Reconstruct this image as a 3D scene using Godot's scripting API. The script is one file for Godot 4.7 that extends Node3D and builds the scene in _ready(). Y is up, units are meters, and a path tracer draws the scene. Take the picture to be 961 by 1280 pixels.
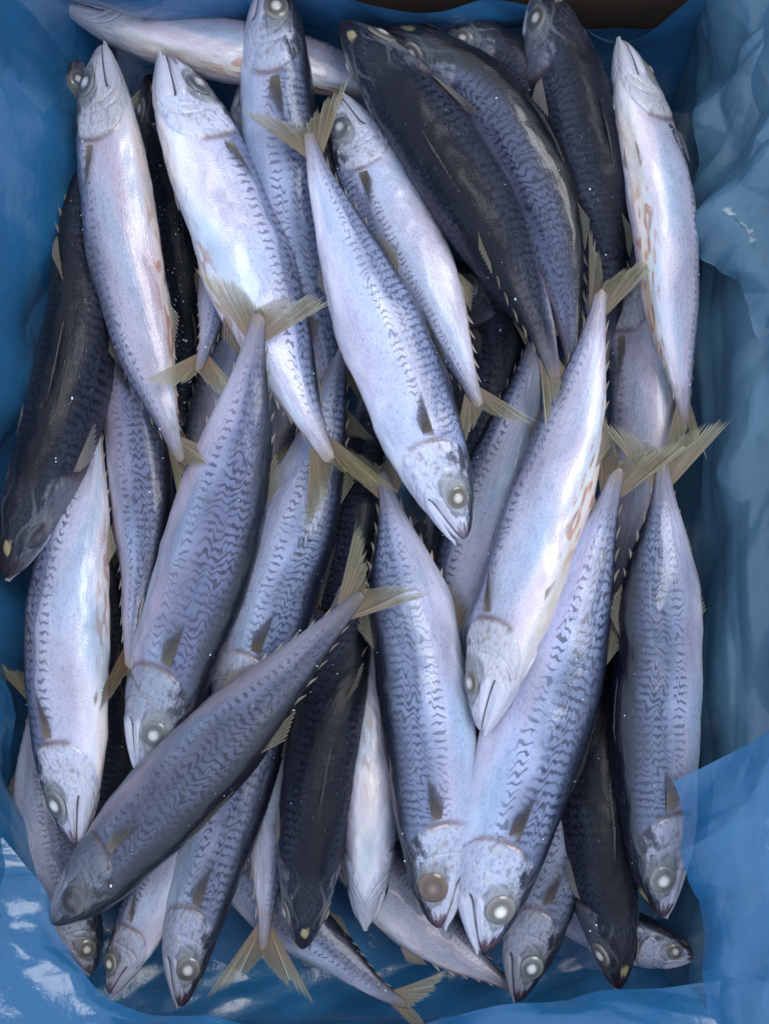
extends Node3D
# A carton of whole mackerel in a blue plastic liner, seen from above. Units are metres, y is up.

const SC := 0.0005          # metres per measured unit on the plane y = 0
const EYE := 0.78           # height of the camera above that plane
const TW := 1024            # skin textures
const TH := 400
const RINGS_HEAD := 56
const RINGS_BODY := 64
const AROUND := 56

var skin := {}
var fin_mat: StandardMaterial3D
var eye_mat: StandardMaterial3D
var pupil_mat: StandardMaterial3D
var bump_tex: ImageTexture
var rough_tex: ImageTexture
var dent := FastNoiseLite.new()
var used := {}
var spots_of_ice: Array[Vector3] = []
# the shape of a mackerel: distance from snout, back, belly, half thickness, all as shares of the length
var prof_t: Array[float] = [-0.004, 0.0, 0.012, 0.03, 0.06, 0.10, 0.15, 0.20, 0.25, 0.32, 0.40, 0.48, 0.56, 0.64, 0.72, 0.80, 0.87, 0.93, 0.97, 1.0, 1.012]
var prof_top: Array[float] = [0.0, 0.011, 0.024, 0.036, 0.053, 0.070, 0.083, 0.092, 0.098, 0.103, 0.106, 0.107, 0.103, 0.091, 0.0725, 0.0535, 0.0370, 0.0248, 0.0185, 0.0125, 0.0]
var prof_bot: Array[float] = [0.0, 0.012, 0.024, 0.036, 0.054, 0.073, 0.090, 0.101, 0.109, 0.115, 0.119, 0.120, 0.115, 0.101, 0.0800, 0.0575, 0.0390, 0.0255, 0.0185, 0.0125, 0.0]
var prof_wid: Array[float] = [0.0, 0.008, 0.018, 0.027, 0.039, 0.051, 0.061, 0.068, 0.073, 0.078, 0.082, 0.083, 0.079, 0.069, 0.054, 0.038, 0.025, 0.0155, 0.009, 0.003, 0.0]
var ring_t := PackedFloat32Array()
var shape_d := PackedFloat32Array()
var shape_b := PackedFloat32Array()
var grid_uv := PackedVector2Array()
var grid_index := PackedInt32Array()

class Fish:
	var c := PackedVector3Array()
	var d := PackedVector3Array()
	var b := PackedVector3Array()
	var tan := PackedVector3Array()
	var length := 0.27
	var girth := 1.0
	var belly := 1.0
	var thick := 1.0
	var rear := 0.0
	var origin := Vector3.ZERO
	var salt := 0
	func at(t: float, dd: float, bb: float) -> Vector3:
		var k := clampf(t, 0.0, 1.0)
		var x := k * 100.0
		var i := mini(int(x), 99)
		var f := x - i
		var w := length * girth
		if rear != 0.0 and t > 0.55: w *= 1.0 + rear * smoothstep(0.55, 0.76, t) * (1.0 - smoothstep(0.80, 0.97, t))
		if dd < 0.0: dd *= belly
		bb *= thick
		return c[i].lerp(c[i + 1], f) + tan[i] * ((t - k) * length) + d[i].lerp(d[i + 1], f) * (dd * w) + b[i].lerp(b[i + 1], f) * (bb * w) - origin
	func back(t: float) -> Vector3:
		return d[clampi(int(t * 100.0), 0, 100)]
	func along(t: float) -> Vector3:
		return tan[clampi(int(t * 100.0), 0, 100)]
	func side(t: float) -> Vector3:
		return b[clampi(int(t * 100.0), 0, 100)]


func _ready() -> void:
	# ---- camera, sky, light, exposure
	var cam := Camera3D.new()
	cam.name = "camera"
	cam.position = Vector3(0, EYE, 0)
	cam.rotation_degrees = Vector3(-90, 0, 0)
	cam.fov = rad_to_deg(2.0 * atan(640.0 * SC / EYE))
	cam.near = 0.02
	cam.far = 60.0
	add_child(cam)
	var env := Environment.new()
	var sky_mat := ProceduralSkyMaterial.new()
	sky_mat.sky_top_color = Color(0.84, 0.90, 0.99)
	sky_mat.sky_horizon_color = Color(0.74, 0.80, 0.90)
	sky_mat.sky_curve = 0.25
	sky_mat.ground_bottom_color = Color(0.25, 0.25, 0.26)
	sky_mat.ground_horizon_color = Color(0.45, 0.46, 0.48)
	sky_mat.sky_energy_multiplier = 1.0
	var sky := Sky.new()
	sky.sky_material = sky_mat
	env.background_mode = Environment.BG_SKY
	env.sky = sky
	env.tonemap_mode = Environment.TONE_MAPPER_LINEAR
	env.tonemap_exposure = 1.24
	env.sdfgi_enabled = true
	env.ssao_enabled = true
	env.ssil_enabled = true
	var we := WorldEnvironment.new()
	we.name = "world_environment"
	we.environment = env
	add_child(we)
	var sun := DirectionalLight3D.new()
	sun.name = "sun"
	sun.light_energy = 0.4
	sun.light_color = Color(1.0, 0.995, 0.985)
	sun.light_angular_distance = 33.0
	sun.shadow_enabled = true
	sun.rotation_degrees = Vector3(-62, 128, 0)
	add_child(sun)

	make_materials()
	make_shape()
	make_surroundings()
	make_liner()
	make_pile()
	make_ice()


# ---------------------------------------------------------------- helpers

func numbered(called: String) -> String:
	var n: int = used.get(called, 0)
	used[called] = n + 1
	return called if n == 0 else "%s_%03d" % [called, n]


func tag(o: Node, label: String, category := "", group := "", kind := "") -> void:
	if label: o.set_meta("label", label)
	if category: o.set_meta("category", category)
	if group: o.set_meta("group", group)
	if kind: o.set_meta("kind", kind)


func part(called: String, mesh: Mesh, mat: Material, parent: Node) -> MeshInstance3D:
	var o := MeshInstance3D.new()
	o.name = called
	o.mesh = mesh
	if mat: o.material_override = mat
	parent.add_child(o, true)
	return o


func spot(p: Vector3) -> Vector3:
	# a measured place (right, down, millimetres of height) as a point of the scene
	var y := p.z * 0.001
	var k := SC * (EYE - y) / EYE
	return Vector3((p.x - 480.5) * k, y, (p.y - 640.0) * k)


func smooth(a: float, b: float, x: float) -> float:
	var k := clampf((x - a) / (b - a), 0.0, 1.0)
	return k * k * (3.0 - 2.0 * k)


func table(v: Array[float], t: float) -> float:
	var i := 0
	while i < prof_t.size() - 2 and t > prof_t[i + 1]:
		i += 1
	var f := clampf((t - prof_t[i]) / (prof_t[i + 1] - prof_t[i]), 0.0, 1.0)
	if i == 0:
		return lerpf(v[0], v[1], sqrt(f))
	if i >= prof_t.size() - 2:
		return lerpf(v[i], v[i + 1], f * f)
	# Hermite with finite-difference slopes, so unevenly spaced knots stay smooth
	var h := prof_t[i + 1] - prof_t[i]
	var m0 := (v[i + 1] - v[i - 1]) / (prof_t[i + 1] - prof_t[i - 1]) * h
	var m1 := (v[i + 2] - v[i]) / (prof_t[i + 2] - prof_t[i]) * h
	var f2 := f * f
	var f3 := f2 * f
	return (2 * f3 - 3 * f2 + 1) * v[i] + (f3 - 2 * f2 + f) * m0 + (-2 * f3 + 3 * f2) * v[i + 1] + (f3 - f2) * m1


# ---------------------------------------------------------------- skin

func gill_edge(s: float) -> float:
	# how far back the rim of the gill cover lies at s (0 back, 1 belly)
	var k := (s - 0.52) / 0.48
	return 0.238 - 0.085 * k * k - 0.05 * maxf(k, 0.0) ** 3


func skin_image(k: Dictionary) -> Image:
	var data := PackedByteArray()
	data.resize(TW * TH * 3)
	var salt: int = k.salt
	var n1 := FastNoiseLite.new()
	n1.seed = salt
	n1.frequency = 1.0
	n1.noise_type = FastNoiseLite.TYPE_SIMPLEX_SMOOTH
	n1.fractal_type = FastNoiseLite.FRACTAL_NONE
	var n3 := FastNoiseLite.new()
	n3.seed = salt + 5
	n3.frequency = 1.0
	n3.fractal_octaves = 3
	var dorsal: Color = k.dorsal
	var ground: Color = k.ground
	var line: Color = k.line
	var flank: Color = k.flank
	var low: Color = k.low
	var belly: Color = k.belly
	var extent: float = k.extent
	var strength: float = k.strength
	var stain: float = k.stain
	var pink: float = k.pink
	var bars_n: float = k.bars
	var snout: float = k.snout
	var head_top := dorsal.lerp(Color(0.25, 0.26, 0.30), 0.25)
	var cheek: Color = k.cheek
	var rust := Color(0.56, 0.30, 0.20)
	var brass := Color(0.66, 0.60, 0.47)
	for y in TH:
		var v := (y + 0.5) / TH
		var s := 2.0 * minf(v, 1.0 - v)
		var ring := TAU * v
		var cy := cos(ring)
		var sy := sin(ring)
		for x in TW:
			var t := (x + 0.5) / TW * 1.016 - 0.004
			# broad patches; a circle round the body keeps both ends of the texture together
			var broad := n3.get_noise_3d(t * 5.0, cy * 0.9, sy * 0.9)
			var fine := n1.get_noise_3d(t * 150.0, cy * 17.0, sy * 17.0)
			var s2 := s + broad * 0.05
			var col := ground
			if s2 < 0.42:
				col = dorsal.lerp(ground, smooth(0.07, 0.32, s2))
			elif s2 < 0.66:
				col = ground.lerp(flank, smooth(extent - 0.06, extent + 0.10, s2))
			else:
				col = flank.lerp(low, smooth(0.60, 0.80, s2)).lerp(belly, smooth(0.82, 0.95, s2))
			if extent < 0.40 and s2 < 0.66:
				col = dorsal.lerp(ground, smooth(0.05, 0.21, s2)).lerp(flank, smooth(extent - 0.08, extent + 0.12, s2))
			# wavy bars over the back, broken spots under them
			if s < extent + 0.22 and t > 0.15:
				var warp := n1.get_noise_3d(t * 9.0, cy * 3.2, sy * 3.2)
				var warp2 := n1.get_noise_3d(t * 26.0 + 40.0, cy * 7.0, sy * 7.0)
				var phase := t * bars_n + 0.26 * sin(s * 17.0 + warp * 5.0) + warp * 0.7 + warp2 * 0.22 + s * 3.0
				var wave := 0.5 + 0.5 * sin(phase * TAU)
				var bars := smooth(0.44, 1.0, wave + 0.28 * warp2) * smooth(-1.1, -0.1, n1.get_noise_3d(t * 15.0 + 80.0, cy * 6.0, sy * 6.0))
				bars = maxf(bars, 0.45 * smooth(0.55, 1.0, 0.5 + 0.5 * sin(phase * TAU * 2.0 + warp2 * 5.0 + 1.0)) * smooth(0.0, 0.5, warp2 + warp))
				var upper := 1.0 - smooth(extent - 0.05, extent + 0.03, s2)
				var dots := smooth(0.62, 0.86, wave * (0.5 + 0.5 * cos((s - extent - 0.07) * 26.0)) + 0.2 * warp2) * (1.0 - smooth(extent + 0.06, extent + 0.20, s))
				var ink := strength * maxf(bars * upper, dots * 0.75) * smooth(0.19, 0.27, t) * (1.0 - 0.7 * smooth(0.86, 0.97, t))
				ink *= 0.75 + 0.25 * broad * 2.0
				col = col.lerp(line, clampf(ink, 0.0, 1.0))
			# lateral sheen of scales and the tints that drift over them
			var tint := n1.get_noise_3d(t * 3.3 + 9.0, cy * 1.1 + 3.0, sy * 1.1)
			if s > 0.38:
				var w := smooth(0.38, 0.6, s)
				col = col.lerp(Color(0.71, 0.63, 0.70), clampf(tint * pink, 0.0, 0.6) * w)
				col = col.lerp(Color(0.56, 0.70, 0.82), clampf(-tint * 0.55, 0.0, 0.5) * w)
				var speck := n1.get_noise_3d(t * 70.0, cy * 13.0 + 7.0, sy * 13.0)
				col = col.lerp(ground, smooth(0.25, 0.75, speck) * 0.28 * (1.0 - smooth(0.62, 0.85, s)))
			# head
			if t < 0.26:
				var rim := gill_edge(s)
				var on_head := 1.0 - smooth(rim - 0.006, rim + 0.006, t)
				if s < 0.2:
					on_head = 1.0 - smooth(0.16, 0.22, t)
				if on_head > 0.0:
					var streak := n3.get_noise_3d(t * 24.0 + 3.0, cy * 3.6, sy * 3.6)
					var h := head_top.lerp(cheek, smooth(0.19, 0.37, s + 0.16 * streak + 0.03 * fine))
					h = h.lerp(brass, clampf(streak * 0.6 - 0.08, 0.0, 0.25) * smooth(0.25, 0.4, s))
					h = h.lerp(Color(0.36, 0.39, 0.46), clampf(-streak * 0.8 - 0.15, 0.0, 0.28))
					var mottle := n1.get_noise_3d(t * 62.0 + 11.0, cy * 9.0, sy * 9.0)
					h = h.lerp(Color(0.33, 0.33, 0.44), smooth(0.25, 0.8, mottle + streak * 0.6) * 0.30 * (1.0 - smooth(0.55, 0.8, s)))
					h = h.lerp(Color(0.86, 0.86, 0.92), smooth(0.3, 0.9, -mottle) * 0.15)
					# the clear grey lid round the eye
					var ex := (t - 0.106) / 0.060
					var ey := (s - 0.37) / 0.20
					var lid := 1.0 - smooth(0.55, 1.05, sqrt(ex * ex + ey * ey) + streak * 0.2)
					h = h.lerp(Color(0.47, 0.49, 0.50), lid * 0.72)
					var rim_r := absf(sqrt(ex * ex + ey * ey) - 0.86 + streak * 0.15)
					h = h.lerp(Color(0.25, 0.26, 0.30), (1.0 - smooth(0.0, 0.16, rim_r)) * 0.45 * smooth(-0.3, 0.5, ey - ex * 0.5 + streak))
					# jaws: pale skin, the dark gape between them, a bruised snout
					if t < 0.13 and s > 0.54:
						h = h.lerp(Color(0.74, 0.75, 0.82), (1.0 - smooth(0.10, 0.125, t)) * 0.85)
					var gape := absf(s - 0.63 - t * 0.5)
					if t < 0.116:
						h = h.lerp(Color(0.15, 0.12, 0.15), (1.0 - smooth(0.004, 0.018, gape)) * 0.8)
					if t < 0.05 and s < 0.66:
						h = h.lerp(Color(0.24, 0.14, 0.17), (1.0 - smooth(0.015, 0.045, t + 0.03 * streak)) * snout)
					# the pale window on top of the snout
					var wx := (t - 0.055) / 0.022
					var wy := s / (0.085)
					var win := 1.0 - smooth(0.5, 1.1, sqrt(wx * wx + wy * wy) + streak * 0.5)
					h = h.lerp(Color(0.72, 0.66, 0.50), win * 0.85)
					var stripes := absf(s - 0.17 - 0.05 * sin(t * 60.0))
					h = h.lerp(Color(0.52, 0.52, 0.54), (1.0 - smooth(0.01, 0.03, stripes)) * 0.35 * smooth(0.05, 0.08, t))
					col = col.lerp(h, on_head)
				if s > 0.25:
					# brownish membrane inside the gill slit
					var slit := (t - rim) / 0.007
					col = col.lerp(Color(0.36, 0.25, 0.24), exp(-slit * slit) * 0.5 * smooth(0.30, 0.42, s) * (1.0 - smooth(0.55, 0.75, s + 0.3 * broad)))
			# rusty fluid stains along the keel of the belly and on the stem of the tail
			if s > 0.80 and stain > 0.0:
				var st := n1.get_noise_3d(t * 16.0 + 21.0, cy * 5.0, sy * 5.0 + 2.0)
				var run := smooth(0.05, 0.45, st) * smooth(0.82, 0.95, s + 0.05 * fine) * smooth(0.34, 0.5, t)
				col = col.lerp(rust, run * stain * 0.8)
				col = col.lerp(Color(0.70, 0.60, 0.46), smooth(0.84, 0.97, s) * stain * 0.45 * smooth(-0.2, 0.4, broad))
			if t > 0.86:
				var st2 := n1.get_noise_3d(t * 22.0 + 5.0, cy * 4.0, sy * 4.0 + 9.0)
				col = col.lerp(Color(0.55, 0.36, 0.33), clampf(st2 * 0.9, 0.0, 0.6) * smooth(0.86, 0.96, t) * (0.35 + stain))
			if t > 0.87:
				col = col.lerp(Color(0.47, 0.46, 0.52), smooth(0.87, 0.96, t + 0.04 * broad) * 0.55)
			if t > 0.955:
				col = col.lerp(Color(0.50, 0.46, 0.43), smooth(0.955, 0.995, t + 0.01 * broad) * 0.8)
			# scratches, lost scales, frost
			var scuff := n1.get_noise_3d(t * 30.0 + 70.0, cy * 26.0, sy * 26.0)
			if scuff > 0.80:
				col = col.lerp(Color(0.74, 0.76, 0.84), smooth(0.80, 1.0, scuff) * 0.5)
			var g := 1.0 + fine * 0.042 + broad * 0.11
			var o := (y * TW + x) * 3
			data[o] = clampi(int(col.r * g * 255.0), 0, 255)
			data[o + 1] = clampi(int(col.g * g * 255.0), 0, 255)
			data[o + 2] = clampi(int(col.b * g * 255.0), 0, 255)
	return Image.create_from_data(TW, TH, false, Image.FORMAT_RGB8, data)


func relief_image() -> Image:
	# height of the skin: scale grain, creases of cheek and jaw, rays of the gill cover
	var data := PackedByteArray()
	data.resize(TW * TH)
	var n1 := FastNoiseLite.new()
	n1.seed = 77
	n1.frequency = 1.0
	n1.noise_type = FastNoiseLite.TYPE_SIMPLEX_SMOOTH
	n1.fractal_type = FastNoiseLite.FRACTAL_NONE
	for y in TH:
		var v := (y + 0.5) / TH
		var s := 2.0 * minf(v, 1.0 - v)
		var cy := cos(TAU * v)
		var sy := sin(TAU * v)
		for x in TW:
			var t := (x + 0.5) / TW * 1.016 - 0.004
			var h := 0.6
			h += 0.05 * n1.get_noise_3d(t * 160.0, cy * 20.0, sy * 20.0)
			h += 0.10 * n1.get_noise_3d(t * 22.0, cy * 4.0, sy * 4.0)
			h += 0.05 * n1.get_noise_3d(t * 14.0, cy * 24.0, sy * 24.0)
			if t < 0.25:
				var rim := gill_edge(s)
				if t < rim:
					h += 0.05 * n1.get_noise_3d(t * 50.0 + 30.0, cy * 9.0, sy * 9.0)
					if s > 0.28:
						var pre := absf(t - (rim * 0.72))
						h -= 0.34 * exp(-pre * pre / 0.000016)
						var pre2 := absf(t - (rim * 0.60 - 0.01 * sin(s * 9.0)))
						h -= 0.26 * exp(-pre2 * pre2 / 0.00002)
						if t > rim * 0.74:
							h += 0.025 * sin((s + t * 1.5) * 130.0)
					if t < 0.10:
						var gape := s - 0.63 - t * 0.5
						h -= 0.5 * exp(-gape * gape / 0.0003)
						var lip := s - 0.55 - t * 0.35
						h -= 0.22 * exp(-lip * lip / 0.0003)
					if s < 0.24:
						h += 0.08 * sin(s * 70.0 + 5.0 * t)
			else:
				var ll := s - 0.40 + 0.08 * smooth(0.2, 0.5, t)
				h -= 0.10 * exp(-ll * ll / 0.00012)
			data[y * TW + x] = clampi(int(h * 255.0), 0, 255)
	return Image.create_from_data(TW, TH, false, Image.FORMAT_L8, data)


func skin_kinds() -> Array:
	var blue := {"name": "blue", "snout": 0.75, "salt": 11, "dorsal": Color(0.08, 0.10, 0.16), "ground": Color(0.43, 0.48, 0.61), "line": Color(0.08, 0.10, 0.18), "flank": Color(0.65, 0.69, 0.82), "low": Color(0.78, 0.79, 0.88), "belly": Color(0.84, 0.83, 0.87), "cheek": Color(0.68, 0.71, 0.81), "extent": 0.45, "strength": 0.72, "stain": 0.25, "pink": 0.35, "bars": 57.0}
	var violet := {"name": "violet", "snout": 0.35, "salt": 42, "dorsal": Color(0.08, 0.10, 0.14), "ground": Color(0.39, 0.42, 0.55), "line": Color(0.08, 0.09, 0.16), "flank": Color(0.56, 0.58, 0.69), "low": Color(0.65, 0.64, 0.71), "belly": Color(0.73, 0.71, 0.75), "cheek": Color(0.55, 0.58, 0.66), "extent": 0.50, "strength": 0.75, "stain": 0.2, "pink": 0.6, "bars": 52.0}
	var pale := {"name": "pale", "snout": 0.50, "salt": 73, "dorsal": Color(0.10, 0.12, 0.18), "ground": Color(0.47, 0.51, 0.64), "line": Color(0.11, 0.13, 0.22), "flank": Color(0.73, 0.75, 0.86), "low": Color(0.83, 0.84, 0.92), "belly": Color(0.88, 0.87, 0.91), "cheek": Color(0.76, 0.78, 0.87), "extent": 0.37, "strength": 0.68, "stain": 0.3, "pink": 0.35, "bars": 57.0}
	var rusty := {"name": "rusty", "snout": 0.12, "salt": 95, "dorsal": Color(0.11, 0.12, 0.17), "ground": Color(0.45, 0.47, 0.57), "line": Color(0.16, 0.17, 0.24), "flank": Color(0.70, 0.70, 0.79), "low": Color(0.82, 0.80, 0.86), "belly": Color(0.87, 0.84, 0.86), "cheek": Color(0.75, 0.75, 0.80), "extent": 0.34, "strength": 0.6, "stain": 0.75, "pink": 0.8, "bars": 50.0}
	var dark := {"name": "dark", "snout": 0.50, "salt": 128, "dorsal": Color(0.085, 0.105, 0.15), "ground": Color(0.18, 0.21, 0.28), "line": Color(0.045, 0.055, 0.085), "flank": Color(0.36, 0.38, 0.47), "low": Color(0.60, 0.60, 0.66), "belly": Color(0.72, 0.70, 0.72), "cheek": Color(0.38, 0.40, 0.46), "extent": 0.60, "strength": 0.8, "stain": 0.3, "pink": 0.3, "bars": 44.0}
	var blue_b := blue.duplicate()
	blue_b.merge({"name": "blue_b", "salt": 211, "bars": 47.0, "pink": 0.6, "extent": 0.48, "strength": 0.74}, true)
	var pale_b := pale.duplicate()
	pale_b.merge({"name": "pale_b", "salt": 273, "bars": 50.0, "extent": 0.40, "stain": 0.5}, true)
	var dark_b := dark.duplicate()
	dark_b.merge({"name": "dark_b", "salt": 328, "bars": 50.0, "ground": Color(0.20, 0.22, 0.29), "strength": 0.7}, true)
	return [blue_b, pale_b, dark_b, blue, violet, pale, rusty, dark]


func make_materials() -> void:
	var kinds := skin_kinds()
	var images := []
	images.resize(kinds.size() + 1)
	var work := func(i: int) -> void:
		images[i] = skin_image(kinds[i]) if i < kinds.size() else relief_image()
	var id := WorkerThreadPool.add_group_task(work, images.size())
	WorkerThreadPool.wait_for_group_task_completion(id)
	bump_tex = ImageTexture.create_from_image(images[kinds.size()])
	for i in kinds.size():
		var m := StandardMaterial3D.new()
		m.resource_name = "mackerel skin " + kinds[i].name
		m.albedo_texture = ImageTexture.create_from_image(images[i])
		m.vertex_color_use_as_albedo = true
		m.roughness = 0.34
		m.metallic = 0.08
		m.metallic_specular = 0.5
		m.clearcoat_enabled = true
		m.clearcoat = 0.4
		m.clearcoat_roughness = 0.10
		m.heightmap_enabled = true
		m.heightmap_texture = bump_tex
		m.heightmap_scale = 0.13
		skin[kinds[i].name] = m
	fin_mat = StandardMaterial3D.new()
	fin_mat.resource_name = "fin membrane"
	fin_mat.vertex_color_use_as_albedo = true
	fin_mat.roughness = 0.38
	fin_mat.transparency = BaseMaterial3D.TRANSPARENCY_ALPHA
	fin_mat.cull_mode = BaseMaterial3D.CULL_DISABLED
	fin_mat.backlight_enabled = true
	fin_mat.backlight = Color(0.7, 0.7, 0.65)
	eye_mat = StandardMaterial3D.new()
	eye_mat.resource_name = "eye"
	eye_mat.vertex_color_use_as_albedo = true
	eye_mat.roughness = 0.28
	eye_mat.clearcoat_enabled = true
	eye_mat.clearcoat = 0.8
	eye_mat.clearcoat_roughness = 0.08
	pupil_mat = StandardMaterial3D.new()
	pupil_mat.resource_name = "clouded pupil"
	pupil_mat.albedo_color = Color(0.86, 0.87, 0.88)
	pupil_mat.roughness = 0.3


# ---------------------------------------------------------------- the fish

func outline(t: float, s: float, hand: float) -> Vector2:
	# (towards the back, towards the side) of the body's surface
	var a := PI * s
	var ca := cos(a)
	var sa := sin(a)
	var up := table(prof_top, t) if ca > 0.0 else table(prof_bot, t)
	var w := table(prof_wid, t)
	var d := up * signf(ca) * pow(absf(ca), 0.94)
	var b := w * pow(absf(sa), 0.94)
	var r := 1.0
	if t < 0.27:
		# the eye's socket, the gape, the flat cheek, the step behind the gill cover
		var ex := (t - 0.098) / 0.030
		var ey := (s - 0.37) / 0.10
		r -= 0.07 * exp(-(ex * ex + ey * ey) * 0.8)
		if t < 0.12 and t > 0.0:
			var gape := s - 0.63 - t * 0.5
			r -= 0.13 * exp(-gape * gape / 0.0012) * (1.0 - smooth(0.10, 0.12, t))
		var rim := gill_edge(s)
		if s > 0.2:
			r -= 0.014 * smooth(0.2, 0.3, s) * smooth(rim - 0.012, rim, t) * (1.0 - smooth(rim + 0.004, rim + 0.03, t))
	return Vector2(d * r, b * r * hand)


func make_shape() -> void:
	dent.seed = 4
	dent.frequency = 1.0
	dent.fractal_type = FastNoiseLite.FRACTAL_NONE
	for i in RINGS_HEAD:
		ring_t.append(lerpf(-0.004, 0.265, pow(i / float(RINGS_HEAD), 1.15)))
	for i in RINGS_BODY + 1:
		ring_t.append(lerpf(0.265, 1.012, i / float(RINGS_BODY)))
	for t in ring_t:
		for j in AROUND + 1:
			var v := j / float(AROUND)
			var s := 2.0 * minf(v, 1.0 - v)
			var p := outline(t, s, 1.0 if v <= 0.5 else -1.0)
			shape_d.append(p.x)
			shape_b.append(p.y)
			grid_uv.append(Vector2((t + 0.004) / 1.016, v))
	var row := AROUND + 1
	for i in ring_t.size() - 1:
		for j in AROUND:
			var a := i * row + j
			grid_index.append_array(PackedInt32Array([a, a + row, a + 1, a + 1, a + row, a + row + 1]))


func curve_fish(marks: Array, wide: float, towards: String, roll: float, tail_roll: float, head_roll: float) -> Fish:
	var f := Fish.new()
	var c := Curve3D.new()
	c.bake_interval = 0.002
	var pts := []
	for m in marks:
		pts.append(spot(m))
	for i in pts.size():
		var a: Vector3 = pts[maxi(i - 1, 0)]
		var b: Vector3 = pts[mini(i + 1, pts.size() - 1)]
		var h: Vector3 = (b - a) / 6.0
		if i > 0 and i < pts.size() - 1:
			var l0: float = (pts[i] - pts[i - 1]).length()
			var l1: float = (pts[i + 1] - pts[i]).length()
			var dir: Vector3 = (b - a).normalized()
			c.add_point(pts[i], -dir * l0 / 3.0, dir * l1 / 3.0)
		else:
			c.add_point(pts[i], -h, h)
	f.length = c.get_baked_length()
	var want: Vector3 = {"R": Vector3.RIGHT, "L": Vector3.LEFT, "U": Vector3.FORWARD, "D": Vector3.BACK}[towards]
	for i in 101:
		f.c.append(c.sample_baked(f.length * i / 100.0, true))
	for i in 101:
		var tan := (f.c[mini(i + 1, 100)] - f.c[maxi(i - 1, 0)]).normalized()
		f.tan.append(tan)
	var across := f.tan[50].cross(Vector3.UP).normalized()
	var sign := 1.0 if across.dot(want) >= 0.0 else -1.0
	for i in 101:
		var tan := f.tan[i]
		var out := tan.cross(Vector3.UP).normalized() * sign
		var up := (out.cross(tan) * sign).normalized()
		if up.y < 0.0: up = -up
		var t := i / 100.0
		var r := deg_to_rad(lerpf(lerpf(head_roll, roll, smooth(0.05, 0.35, t)), tail_roll, smooth(0.55, 0.95, t)))
		var d := (out * cos(r) + up * sin(r)).normalized()
		f.d.append(d)
		f.b.append(tan.cross(d).normalized())
	var rr := deg_to_rad(roll)
	var y: float = f.c[45].y
	var seen := wide * 0.995 * SC * (EYE - y) / EYE
	f.girth = clampf(seen / (f.length * sqrt((0.227 * cos(rr)) ** 2 + (0.162 * sin(rr)) ** 2)), 0.55, 1.6)
	f.origin = f.c[50]
	return f


func body_mesh(f: Fish) -> ArrayMesh:
	var row := AROUND + 1
	var n := ring_t.size()
	var pos := PackedVector3Array()
	pos.resize(n * row)
	for i in n:
		var t := ring_t[i]
		var c := f.at(t, 0.0, 0.0)
		var e := f.at(t, 1.0, 0.0) - c
		var g := f.at(t, 0.0, 1.0) - c
		for j in row:
			var k := i * row + j
			var th := TAU * (j % AROUND) / AROUND
			var ct := cos(th)
			var stn := sin(th)
			var m := 1.0 + 0.062 * dent.get_noise_3d(t * 4.5 + f.salt * 7.3, ct * 0.9, stn * 0.9) + 0.017 * dent.get_noise_3d(t * 19.0 + f.salt * 3.1, ct * 3.0, stn * 3.0)
			pos[k] = c + e * (shape_d[k] * m) + g * (shape_b[k] * m)
	var nor := PackedVector3Array()
	nor.resize(n * row)
	for i in n:
		var i0 := maxi(i - 1, 0) * row
		var i1 := mini(i + 1, n - 1) * row
		for j in row:
			var j1 := (j + 1) % AROUND
			var j0 := (j + AROUND - 1) % AROUND
			var q := (pos[i * row + j1] - pos[i * row + j0]).cross(pos[i1 + j] - pos[i0 + j])
			if q.length_squared() < 1e-18:
				q = f.along(0.0) * (-1.0 if i < 5 else 1.0)
			nor[i * row + j] = q.normalized()
	var arr := []
	arr.resize(Mesh.ARRAY_MAX)
	arr[Mesh.ARRAY_VERTEX] = pos
	arr[Mesh.ARRAY_NORMAL] = nor
	arr[Mesh.ARRAY_TEX_UV] = grid_uv
	arr[Mesh.ARRAY_INDEX] = grid_index
	var mesh := ArrayMesh.new()
	mesh.add_surface_from_arrays(Mesh.PRIMITIVE_TRIANGLES, arr)
	return mesh


func surface_grid(pts: Array, uvs: Array, rows: int, cols: int, colors = null) -> ArrayMesh:
	var st := SurfaceTool.new()
	st.begin(Mesh.PRIMITIVE_TRIANGLES)
	st.set_smooth_group(1)
	for i in rows * cols:
		if colors != null: st.set_color(colors[i])
		if uvs.size(): st.set_uv(uvs[i])
		st.add_vertex(pts[i])
	for i in rows - 1:
		for j in cols - 1:
			var a := i * cols + j
			for k in [a, a + cols, a + 1, a + 1, a + cols, a + cols + 1]:
				st.add_index(k)
	st.generate_normals()
	st.index()
	return st.commit()


func skin_patch(f: Fish, hand: float, s0: float, s1: float, front: Callable, rear: Callable, lift: Callable, rows: int, cols: int) -> ArrayMesh:
	# a plate that follows the body's surface and stands a little proud of it
	var pts := []
	var uvs := []
	for i in rows:
		var k := i / float(rows - 1)
		for j in cols:
			var s := lerpf(s0, s1, j / float(cols - 1))
			var a: float = front.call(s)
			var b: float = rear.call(s)
			var t := lerpf(a, b, k)
			var p := outline(t, s, hand)
			var up: float = lift.call(k, (s - s0) / (s1 - s0))
			var n := Vector2(p.x, p.y).normalized() * up
			pts.append(f.at(t, p.x + n.x, p.y + n.y))
			uvs.append(Vector2((t + 0.004) / 1.016, 0.5 * s if hand > 0.0 else 1.0 - 0.5 * s))
	if hand < 0.0:
		var p2 := []
		var u2 := []
		for i in rows:
			for j in cols:
				p2.append(pts[i * cols + cols - 1 - j])
				u2.append(uvs[i * cols + cols - 1 - j])
		pts = p2
		uvs = u2
	return surface_grid(pts, uvs, rows, cols)


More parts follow.
